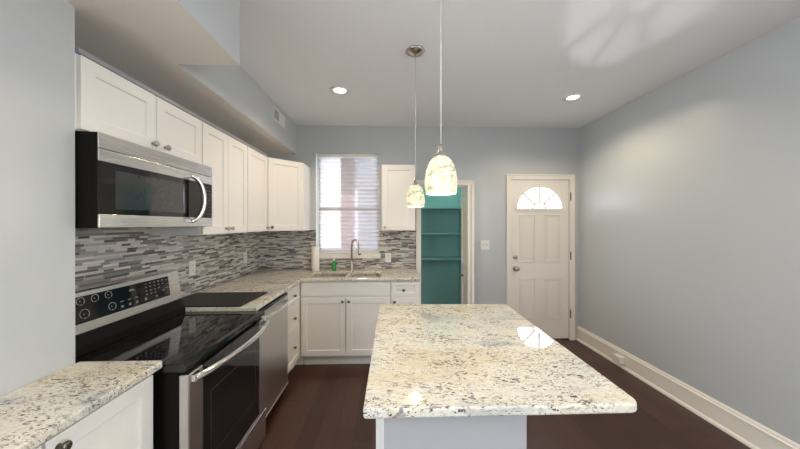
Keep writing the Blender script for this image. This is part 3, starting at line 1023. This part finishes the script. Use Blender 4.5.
# back guard
bm = BM()
prism(bm, [(-1.548, 0.891), (-1.340, 0.891), (-1.346, 0.925), (-1.368, 0.979), (-1.548, 0.979)], RY0, RY1, EY)
link('backguard_base', bm, M['black_enamel'], t, 0.003)
bm = BM()
prism(bm, [(-1.552, 0.9795), (-1.366, 0.9795), (-1.391, 1.158), (-1.397, 1.166), (-1.412, 1.170), (-1.552, 1.150)], RY0, RY1, EY)
bgd = link('backguard', bm, M['steel_h'], t, 0.002)
def on_guard(y, z, d=0.0):          # point on the sloped face of the guard
    k = (z - 0.9795) / (1.158 - 0.9795)
    return Vector((-1.366 - 0.025 * k + 0.990 * d, y, z + 0.138 * d))
GN = Vector((0.990, 0, 0.138)).normalized()
bm = BM()
vv = [bm.verts.new(on_guard(y, z, d)) for y in (1.228, 1.870) for z in (1.022, 1.140) for d in (0.0003, 0.003)]
for f_ in ((0, 1, 3, 2), (4, 6, 7, 5), (0, 4, 5, 1), (2, 3, 7, 6), (0, 2, 6, 4), (1, 5, 7, 3)):
    bm.faces.new([vv[i] for i in f_])
pnl = link('control_panel', bm, M['black_glass'], bgd, 0.001)
for y, z, r in ((1.352, 1.119, 0.017), (1.416, 1.118, 0.017), (1.482, 1.118, 0.017), (1.362, 1.060, 0.021), (1.493, 1.058, 0.019)):
    bm = BM()
    c = on_guard(y, z, 0.0031)
    uy, uz = Vector((0, 1, 0)), GN.cross(Vector((0, 1, 0)))
    if uz.z < 0: uz = -uz
    tube(bm, [c + uy * (r * math.cos(math.radians(a))) + uz * (r * math.sin(math.radians(a))) for a in range(-50, 231, 20)], 0.0012, 6)
    tube(bm, [c - uz * (r * 0.9) - uy * 0.006, c - uz * (r * 0.9) + uy * 0.006], 0.0014, 6)
    tube(bm, [c + uz * 0.004 - uy * 0.003, c - uz * 0.003 - uy * 0.003], 0.0014, 6)
    link('dial_mark', bm, M['marking'], pnl)
def dash(y, z, w, h):
    b_ = BM()
    vv = [b_.verts.new(on_guard(yy, zz, d)) for yy in (y - w / 2, y + w / 2) for zz in (z - h / 2, z + h / 2) for d in (0.0031, 0.0036)]
    for f_ in ((0, 1, 3, 2), (4, 6, 7, 5), (0, 4, 5, 1), (2, 3, 7, 6), (0, 2, 6, 4), (1, 5, 7, 3)):
        b_.faces.new([vv[i] for i in f_])
    link('button_mark', b_, M['mark_dim'], pnl)
for y in (1.545, 1.590, 1.632):
    dash(y, 1.068, 0.020, 0.004); dash(y, 1.043, 0.014, 0.012)
for r_, z in enumerate((1.126, 1.106, 1.086, 1.066)):
    for c_ in range(5):
        if (r_ + c_) % 7 == 6: continue
        dash(1.700 + 0.030 * c_, z, 0.012, 0.0055)
dash(1.690, 1.044, 0.014, 0.014); dash(1.765, 1.043, 0.012, 0.010)
for z in (1.122, 1.098, 1.075):
    dash(1.851, z, 0.020, 0.003)
dash(1.610, 1.112, 0.030, 0.010)
# oven door: stainless stiles, black glass, long curved handle
bm = BM()
DX_, DF_ = -0.864, -0.822
cells(bm, [RY0 + 0.002, RY0 + 0.094, RY1 - 0.094, RY1 - 0.002], [0.252, 0.262, 0.846],
      lambda u, v: not (RY0 + 0.094 < u < RY1 - 0.094 and v > 0.262), DX_, DF_, lambda a, b, e: (e, a, b))
dr = link('oven_door', bm, M['steel_v'], t, 0.004)
bm = BM(); box(bm, DX_ + 0.001, DF_ - 0.002, RY0 + 0.0945, RY1 - 0.0945, 0.2625, 0.846); gl = link('door_glass', bm, M['black_glass'], dr, 0.002)
bm = BM()
wy0, wy1, wz0, wz1 = RY0 + 0.150, RY1 - 0.150, 0.390, 0.700
for a, b, c, d in ((wy0, wy1, wz0, wz0 + 0.003), (wy0, wy1, wz1 - 0.003, wz1), (wy0, wy0 + 0.003, wz0, wz1), (wy1 - 0.003, wy1, wz0, wz1)):
    box(bm, DF_ - 0.0021, DF_ - 0.0014, a, b, c, d)
link('window_outline', bm, paint('oven_window_edge', (0.06, 0.055, 0.05), 0.4), gl)
bm = BM()
ys = [RY0 + 0.020 + (RY1 - RY0 - 0.040) * i / 24 for i in range(25)]
tube(bm, [(DF_ + 0.014 + 0.052 * math.sin(PI * i / 24) ** 0.7, y, 0.826) for i, y in enumerate(ys)], 0.0165, 14, 0.75)
for y in (ys[0] + 0.012, ys[-1] - 0.012):
    box(bm, DF_ - 0.001, DF_ + 0.020, y - 0.020, y + 0.020, 0.812, 0.842)
link('handle', bm, M['steel_bright'], dr, 0.002)
bm = BM()
for z in (0.8495, 0.8545):
    box(bm, DX_, -0.842, RY0 + 0.02, RY1 - 0.02, z - 0.0012, z + 0.0012)
link('vent_trim', bm, M['black_plastic'], t)
bm = BM(); box(bm, DX_, DF_, RY0 + 0.002, RY1 - 0.002, 0.062, 0.240); dw = link('storage_drawer', bm, M['steel_v'], t, 0.004)
bm = BM(); box(bm, DX_ + 0.01, DF_ + 0.004, RY0 + 0.004, RY1 - 0.004, 0.2405, 0.2475); link('drawer_lip', bm, M['steel_bright'], dw, 0.002)

# ------------------------------------------------------------------ dishwasher
WY0, WY1 = 1.974, 2.584
t = thing('dishwasher', (-1.2, (WY0 + WY1) / 2, 0), 'stainless dishwasher under the worktop between the range and the drawers', 'dishwasher')
bm = BM(); box(bm, -1.50, -0.935, WY0 + 0.003, WY1 - 0.003, 0.09, 0.878); box(bm, -1.48, -0.985, WY0 + 0.02, WY1 - 0.02, 0, 0.09); link('body', bm, M['black_plastic'], t)
bm = BM(); box(bm, -0.934, -0.890, WY0 + 0.003, WY1 - 0.003, 0.085, 0.845); dd = link('door', bm, M['steel_v'], t, 0.004)
bm = BM(); box(bm, -0.934, -0.892, WY0 + 0.003, WY1 - 0.003, 0.8455, 0.868); link('control_strip', bm, M['black_glass'], dd, 0.003)
bm = BM()
ys = [WY0 + 0.045 + (WY1 - WY0 - 0.09) * i / 20 for i in range(21)]
tube(bm, [(-0.880 + 0.042 * math.sin(PI * i / 20) ** 0.8, y, 0.812) for i, y in enumerate(ys)], 0.013, 12, 0.8)
for y in (ys[0] + 0.008, ys[-1] - 0.008):
    box(bm, -0.8905, -0.872, y - 0.016, y + 0.016, 0.800, 0.824)
link('handle', bm, M['steel_bright'], dd)
bm = BM(); box(bm, -0.9335, -0.884, WY0 + 0.004, WY1 - 0.004, 0.074, 0.0845); link('kick_trim', bm, M['steel_bright'], t, 0.002)

# ------------------------------------------------------------------ microwave
MY0, MY1, MZ0, MZ1, MF = 1.2095, 1.960, 1.449, 1.838, -1.165
t = thing('microwave', (-1.37, (MY0 + MY1) / 2, MZ0), 'stainless over-the-range microwave mounted above the range', 'microwave')
bm = BM(); box(bm, XL + 0.0085, MF - 0.040, MY0, MY1, MZ0, MZ1); link('body', bm, M['black_plastic'], t, 0.002)
bm = BM(); box(bm, MF - 0.039, MF - 0.0075, MY0 + 0.001, MY1 - 0.001, MZ0 + 0.002, MZ1 - 0.001); link('door_shell', bm, M['black_plastic'], t, 0.002)
bm = BM(); prism(bm, [(MF - 0.007, 1.774), (MF, 1.774), (MF - 0.004, MZ1), (MF - 0.007, MZ1)], MY0 + 0.001, MY1 - 0.001, EY); link('vent_panel', bm, M['steel_h'], t, 0.002)
GY1 = 1.845
bm = BM()
cells(bm, [MY0 + 0.001, GY1, MY1 - 0.006, MY1 - 0.001], [MZ0 + 0.002, 1.506, 1.722, 1.7715], lambda u, v: not (1.506 < v < 1.722 and u < MY1 - 0.006),
      MF - 0.007, MF, lambda a, b, e: (e, a, b))
md = link('door', bm, M['steel_h'], t, 0.002)
bm = BM(); box(bm, MF - 0.0070, MF - 0.002, MY0 + 0.0015, GY1, 1.5065, 1.7215); gl = link('door_glass', bm, M['black_glass'], md, 0.001)
bm = BM(); box(bm, MF - 0.0021, MF - 0.0012, 1.282, 1.715, 1.530, 1.694); link('window', bm, paint('tinted_window_mesh', (0.030, 0.033, 0.036), 0.08, 0.1, 0, 20, 0, 0.8), gl)
bm = BM(); box(bm, MF - 0.0070, MF - 0.003, GY1 + 0.001, MY1 - 0.0065, 1.5065, 1.7215); cp = link('control_panel', bm, M['black_glass'], t, 0.001)
for r_ in range(9):
    for c_ in range(3):
        if r_ == 0 and c_ != 1: continue
        y_ = GY1 + 0.030 + 0.028 * c_; z_ = 1.700 - 0.021 * r_
        bm = BM(); box(bm, MF - 0.0030, MF - 0.0024, y_ - 0.005, y_ + 0.005, z_ - 0.0022, z_ + 0.0022); link('button_mark', bm, M['mark_dim'], cp)
bm = BM()
pts = []
for i in range(21):
    k = i / 20
    pts.append((MF + 0.012 + 0.040 * math.sin(PI * k), 1.735 + 0.055 * math.sin(PI * k), 1.614 + 0.131 * math.cos(PI * k)))
tube(bm, pts, 0.012, 12, 1.2)
for zc in (1.745, 1.483):
    box(bm, MF - 0.001, MF + 0.016, 1.723, 1.747, zc - 0.010, zc + 0.010)
link('handle', bm, M['steel_bright'], md, 0.001)
bm = BM(); lathe(bm, (MF - 0.0002, 1.318, 1.477), (1, 0, 0), [(0.0085, 0), (0.0085, 0.0008), (0.006, 0.001)], 20)
for k in range(3):
    box(bm, MF - 0.0003, MF + 0.0006, 1.338 + 0.012 * k, 1.346 + 0.012 * k, 1.473, 1.481)
link('emblem', bm, M['marking'], md)

# ------------------------------------------------------------------ island
IX0, IX1, IY0, IY1 = -0.080, 0.780, 0.866, 1.990
def corner_round(pts, rs, seg=6):
    out = []
    for k, p in enumerate(pts):
        p = Vector(p); a = (Vector(pts[k - 1]) - p).normalized(); b = (Vector(pts[(k + 1) % len(pts)]) - p).normalized()
        A_, B_ = p + a * rs[k], p + b * rs[k]
        for i in range(seg + 1):
            q = i / seg
            out.append(tuple((1 - q) ** 2 * A_ + 2 * q * (1 - q) * p + q * q * B_))
    return out
o = link('island_worktop', slab(corner_round([(-0.080, 0.868), (0.776, 0.866), (0.806, 1.985), (-0.072, 2.012)], [0.014, 0.040, 0.030, 0.014]), Z0 - 0.001, Z1), M['granite'], None, 0.007, 3, base=(0.35, 1.43, Z0))
tag(o, 'large cream speckled granite island worktop in the middle of the kitchen', 'worktop')
t = thing('kitchen_island', (0.2, 1.43, 0), 'white island base cabinet beneath the speckled island worktop', 'cabinet')
bm = BM(); box(bm, -0.026, 0.446, 0.953, 1.93, 0.10, 0.8825); box(bm, 0.03, 0.446, 0.955, 1.928, 0, 0.10); link('body', bm, M['cabinet'], t, 0.002)
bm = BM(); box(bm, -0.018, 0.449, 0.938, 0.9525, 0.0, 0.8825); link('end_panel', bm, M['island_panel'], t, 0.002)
for a, b, k in ((0.957, 1.43, 1.40), (1.435, 1.927, 1.465)):
    f = link('door', panel_front((-0.0262, b, 0.125), (0, -1, 0), (-1, 0, 0), b - a, 0.745), M['cabinet'], t, 0.0018)
    bm = BM(); knob(bm, (-0.0455, k, 0.80), (-1, 0, 0)); link('knob', bm, M['bronze'], f)

# ------------------------------------------------------------------ pendant lamps
def pendant(loc, label):
    x, y = loc
    t_ = thing('pendant_lamp', (x, y, 1.587), label, 'pendant lamp', 'pendant lamps over the island')
    b_ = BM(); lathe(b_, (x, y, HC - 0.0005), (0, 0, -1), [(0.064, 0), (0.064, 0.006), (0.056, 0.014), (0.026, 0.026), (0.010, 0.032), (0.007, 0.048)], 32); link('canopy', b_, M['nickel'], t_)
    b_ = BM(); tube(b_, [(x, y, HC - 0.048), (x, y, 2.2), (x, y, 1.783)], 0.0032, 10); link('cable', b_, M['cable'], t_)
    b_ = BM(); lathe(b_, (x, y, 1.730), (0, 0, 1), [(0.028, 0), (0.027, 0.010), (0.016, 0.018), (0.011, 0.036), (0.007, 0.056)], 20); link('socket_cap', b_, M['nickel'], t_)
    b_ = BM()
    outer = [(0.060, 0.0), (0.0625, 0.012), (0.0645, 0.035), (0.0640, 0.062), (0.0600, 0.092), (0.0520, 0.118), (0.0400, 0.137), (0.0290, 0.147)]
    prof = outer + [(r - 0.004, z - 0.002) for r, z in outer[::-1][:-1]] + [(0.056, 0.0), (0.060, 0.0)]
    lathe(b_, (x, y, 1.587), (0, 0, 1), prof, 36, False, False)
    link('glass_shade', b_, M['shade_glass'], t_)
    b_ = BM(); lathe(b_, (x, y, 1.615), (0, 0, 1), [(0.004, 0), (0.016, 0.006), (0.021, 0.018), (0.020, 0.034), (0.013, 0.060), (0.012, 0.110)], 18); link('bulb', b_, M['bulb'], t_)
    ld = bpy.data.lights.new('pendant_light', 'POINT')
    ld.energy = PENDANT_W
    ld.color = (1.0, 0.90, 0.70)
    ld.shadow_soft_size = 0.03
    lo = bpy.data.objects.new('pendant_light', ld)
    lo.location = (0, 0, -0.012)
    lo.parent = t_
    C.objects.link(lo)
    return t_
p1 = pendant((0.206, 1.166), 'pendant lamp nearer the camera, swirled cream glass shade, larger in view')
p2 = copy_tree(p1)
p2.location = (0.180, 2.030, 1.587)
p2['label'] = 'pendant lamp farther from the camera, hanging over the far end of the island'

# ------------------------------------------------------------------ recessed lights
def downlight(loc, label):
    x, y = loc
    t_ = thing('recessed_light', (x, y, HC), label, 'ceiling light', 'recessed ceiling lights')
    b_ = BM(); lathe(b_, (x, y, HC - 0.0005), (0, 0, -1), [(0.090, 0), (0.088, 0.005), (0.058, 0.009), (0.052, 0.001), (0.090, 0.0)], 36, False, False); link('trim_ring', b_, M['white_plastic'], t_)
    b_ = BM(); lathe(b_, (x, y, HC - 0.0006), (0, 0, -1), [(0.052, 0), (0.051, 0.002), (0.03, 0.003)], 32); link('lens', b_, M['lens'], t_)
    ld = bpy.data.lights.new('recessed_lamp', 'SPOT')
    ld.energy = RECESSED_W
    ld.color = WARM
    ld.spot_size = math.radians(152)
    ld.spot_blend = 0.6
    ld.shadow_soft_size = 0.06
    lo = bpy.data.objects.new('recessed_lamp', ld)
    lo.location = (0, 0, -0.02)
    lo.parent = t_
    C.objects.link(lo)
    return t_
r1 = downlight((-0.448, 2.648), 'round lit recessed ceiling light on the left, in front of the window')
for (x, y), lab in (((1.745, 2.715), 'round lit recessed ceiling light on the right, in front of the entry door'),
                    ((-0.448, 0.20), 'unseen recessed ceiling light added behind the camera, left side'),
                    ((1.745, 0.20), 'unseen recessed ceiling light added behind the camera, right side')):  # last two are added out of view to light the room
    c = copy_tree(r1)
    c.location = (x, y, HC)
    c['label'] = lab

# ------------------------------------------------------------------ wall vent on the soffit face
t = thing('air_vent', (-1.14, 3.045, 2.50), 'white air vent grille high on the soffit face over the cabinets', 'vent')
bm = BM()
VX = -1.1395
cells(bm, [2.885, 2.905, 3.185, 3.205], [2.497, 2.513, 2.610, 2.627], lambda u, v: not (2.905 < u < 3.185 and 2.513 < v < 2.610), VX, VX + 0.007, lambda a, b, e: (e, a, b))
link('frame', bm, M['plate'], t, 0.001)
bm = BM(); box(bm, VX, VX + 0.0015, 2.905, 3.035, 2.513, 2.610); link('opening', bm, M['grille_dark'], t)
bm = BM()
for k in range(8):
    y_ = 2.914 + 0.0155 * k
    box(bm, VX + 0.0016, VX + 0.003, y_ - 0.0020, y_ + 0.0020, 2.513, 2.610)
box(bm, VX, VX + 0.005, 3.035, 3.185, 2.513, 2.610)
link('slat', bm, M['plate'], t)

# ------------------------------------------------------------------ outlets and switches
def outlet(o, u, n, label, mat, slots=True):
    o, u, n = Vector(o), Vector(u), Vector(n)
    t_ = thing('wall_outlet', tuple(o), label, 'outlet')
    def pb(b_, a0, a1, z0, z1, d0, d1):
        vv = [b_.verts.new(o + u * a + n * d + Vector((0, 0, z))) for a in (a0, a1) for d in (d0, d1) for z in (z0, z1)]
        for f_ in ((0, 1, 3, 2), (4, 6, 7, 5), (0, 4, 5, 1), (2, 3, 7, 6), (0, 2, 6, 4), (1, 5, 7, 3)):
            b_.faces.new([vv[i] for i in f_])
    b_ = BM(); pb(b_, -0.036, 0.036, -0.058, 0.058, 0.0005, 0.006); link('cover_plate', b_, mat, t_, 0.002)
    for zc in (-0.021, 0.021):
        b_ = BM(); pb(b_, -0.016, 0.016, zc - 0.016, zc + 0.016, 0.0062, 0.0085)
        rc = link('receptacle', b_, mat, t_, 0.001)
        b_ = BM()
        for s_ in (-0.006, 0.006):
            pb(b_, s_ - 0.0013, s_ + 0.0013, zc - 0.003, zc + 0.008, 0.0086, 0.0092)
        link('slot', b_, M['slot'], rc)
    return t_
outlet((XL + 0.008, 2.358, 1.119), YU, NX, 'white outlet plate on the mosaic splashback, above the black mat', M['plate'])
outlet((XL + 0.008, 3.205, 1.103), YU, NX, 'white outlet plate on the left mosaic splashback, farther along towards the corner', M['plate'])
outlet((-0.020, D - 0.008, 1.052), XU, NY, 'white outlet plate on the back splashback right of the window', M['plate'])

t = thing('light_switch', (1.194, D, 1.204), 'white double light switch plate on the wall between pantry and entry door', 'light switch')
bm = BM(); box(bm, 1.136, 1.252, D - 0.0065, D - 0.0005, 1.145, 1.262); link('cover_plate', bm, M['plate'], t, 0.002)
for x_ in (1.171, 1.217):
    bm = BM(); box(bm, x_ - 0.0045, x_ + 0.0045, D - 0.017, D - 0.0066, 1.196, 1.214); link('toggle', bm, M['cable'], t, 0.001)

# outlet with a plug-in cover low on the right baseboard
t = thing('baseboard_outlet', (XR - 0.02, 2.905, 0.045), 'small boxy outlet cover on the right baseboard, close to the entry door', 'outlet')
bm = BM(); box(bm, XR - 0.0235, XR - 0.0175, 2.845, 2.965, 0.040, 0.118); pl_ = link('cover_plate', bm, M['plate'], t, 0.002)
bm = BM(); box(bm, XR - 0.075, XR - 0.0237, 2.858, 2.952, 0.046, 0.120); link('cover_box', bm, M['plate'], t, 0.006)

# ------------------------------------------------------------------ pleated window shade
t = thing('window_shade', (-0.505, D + 0.03, WZ0), 'white sheer pleated shade pulled down over the kitchen window', 'window shade')
sx0, sx1 = -0.876, -0.136
bm = BM()
npl = 48
zs = [WZ0 + 0.018 + (WZ1 - 0.045 - WZ0 - 0.018) * i / npl for i in range(npl + 1)]
prev = None
for i, z in enumerate(zs):
    y_ = D + 0.028 + (0.008 if i % 2 else -0.004)
    cur = [bm.verts.new((sx0, y_, z)), bm.verts.new((sx1, y_, z))]
    if prev:
        bm.faces.new((prev[0], prev[1], cur[1], cur[0]))
    prev = cur
link('pleated_fabric', bm, M['sheer'], t)
bm = BM(); box(bm, sx0, sx1, D + 0.010, D + 0.046, WZ1 - 0.044, WZ1 - 0.002); link('head_rail', bm, M['plate'], t, 0.003)
bm = BM(); box(bm, sx0, sx1, D + 0.014, D + 0.042, WZ0 + 0.003, WZ0 + 0.018); link('bottom_rail', bm, M['plate'], t, 0.003)

# ------------------------------------------------------------------ outside the kitchen window
bm = BM(); box(bm, -14, 14, D + 0.95, 26, -0.75, -0.65); o = struct('ground', bm, M['paving'])
t = thing('brick_chimney', (-0.94, 6.6, -0.65), 'pink brick pier with dark brown siding above, seen through the window shade', 'chimney')
bm = BM(); box(bm, -1.067, -0.818, 6.4, 6.9, -0.65, 2.12); link('brick_base', bm, M['brick'], t)
bm = BM(); box(bm, -1.067, -0.818, 6.4, 6.9, 2.1205, 3.6); link('siding_top', bm, M['brown_wood'], t)
t = thing('neighbour_house', (0.0, 8.0, -0.65), 'pale bluish house wall outside, showing through the right half of the shade', 'house')
bm = BM()
box(bm, -0.79, 1.0, 7.2, 9.0, -0.65, 4.4)
for k in range(30):
    box(bm, -0.79, 1.0, 7.188, 7.2, -0.5 + 0.16 * k, -0.5 + 0.16 * k + 0.15)
link('siding_wall', bm, M['siding'], t)
bm = BM(); box(bm, -0.88, 1.1, 7.0, 7.187, 2.32, 4.4); link('upper_bay', bm, M['siding'], t)

for ob in bpy.data.objects:
    if '_base' in ob:
        del ob['_base']
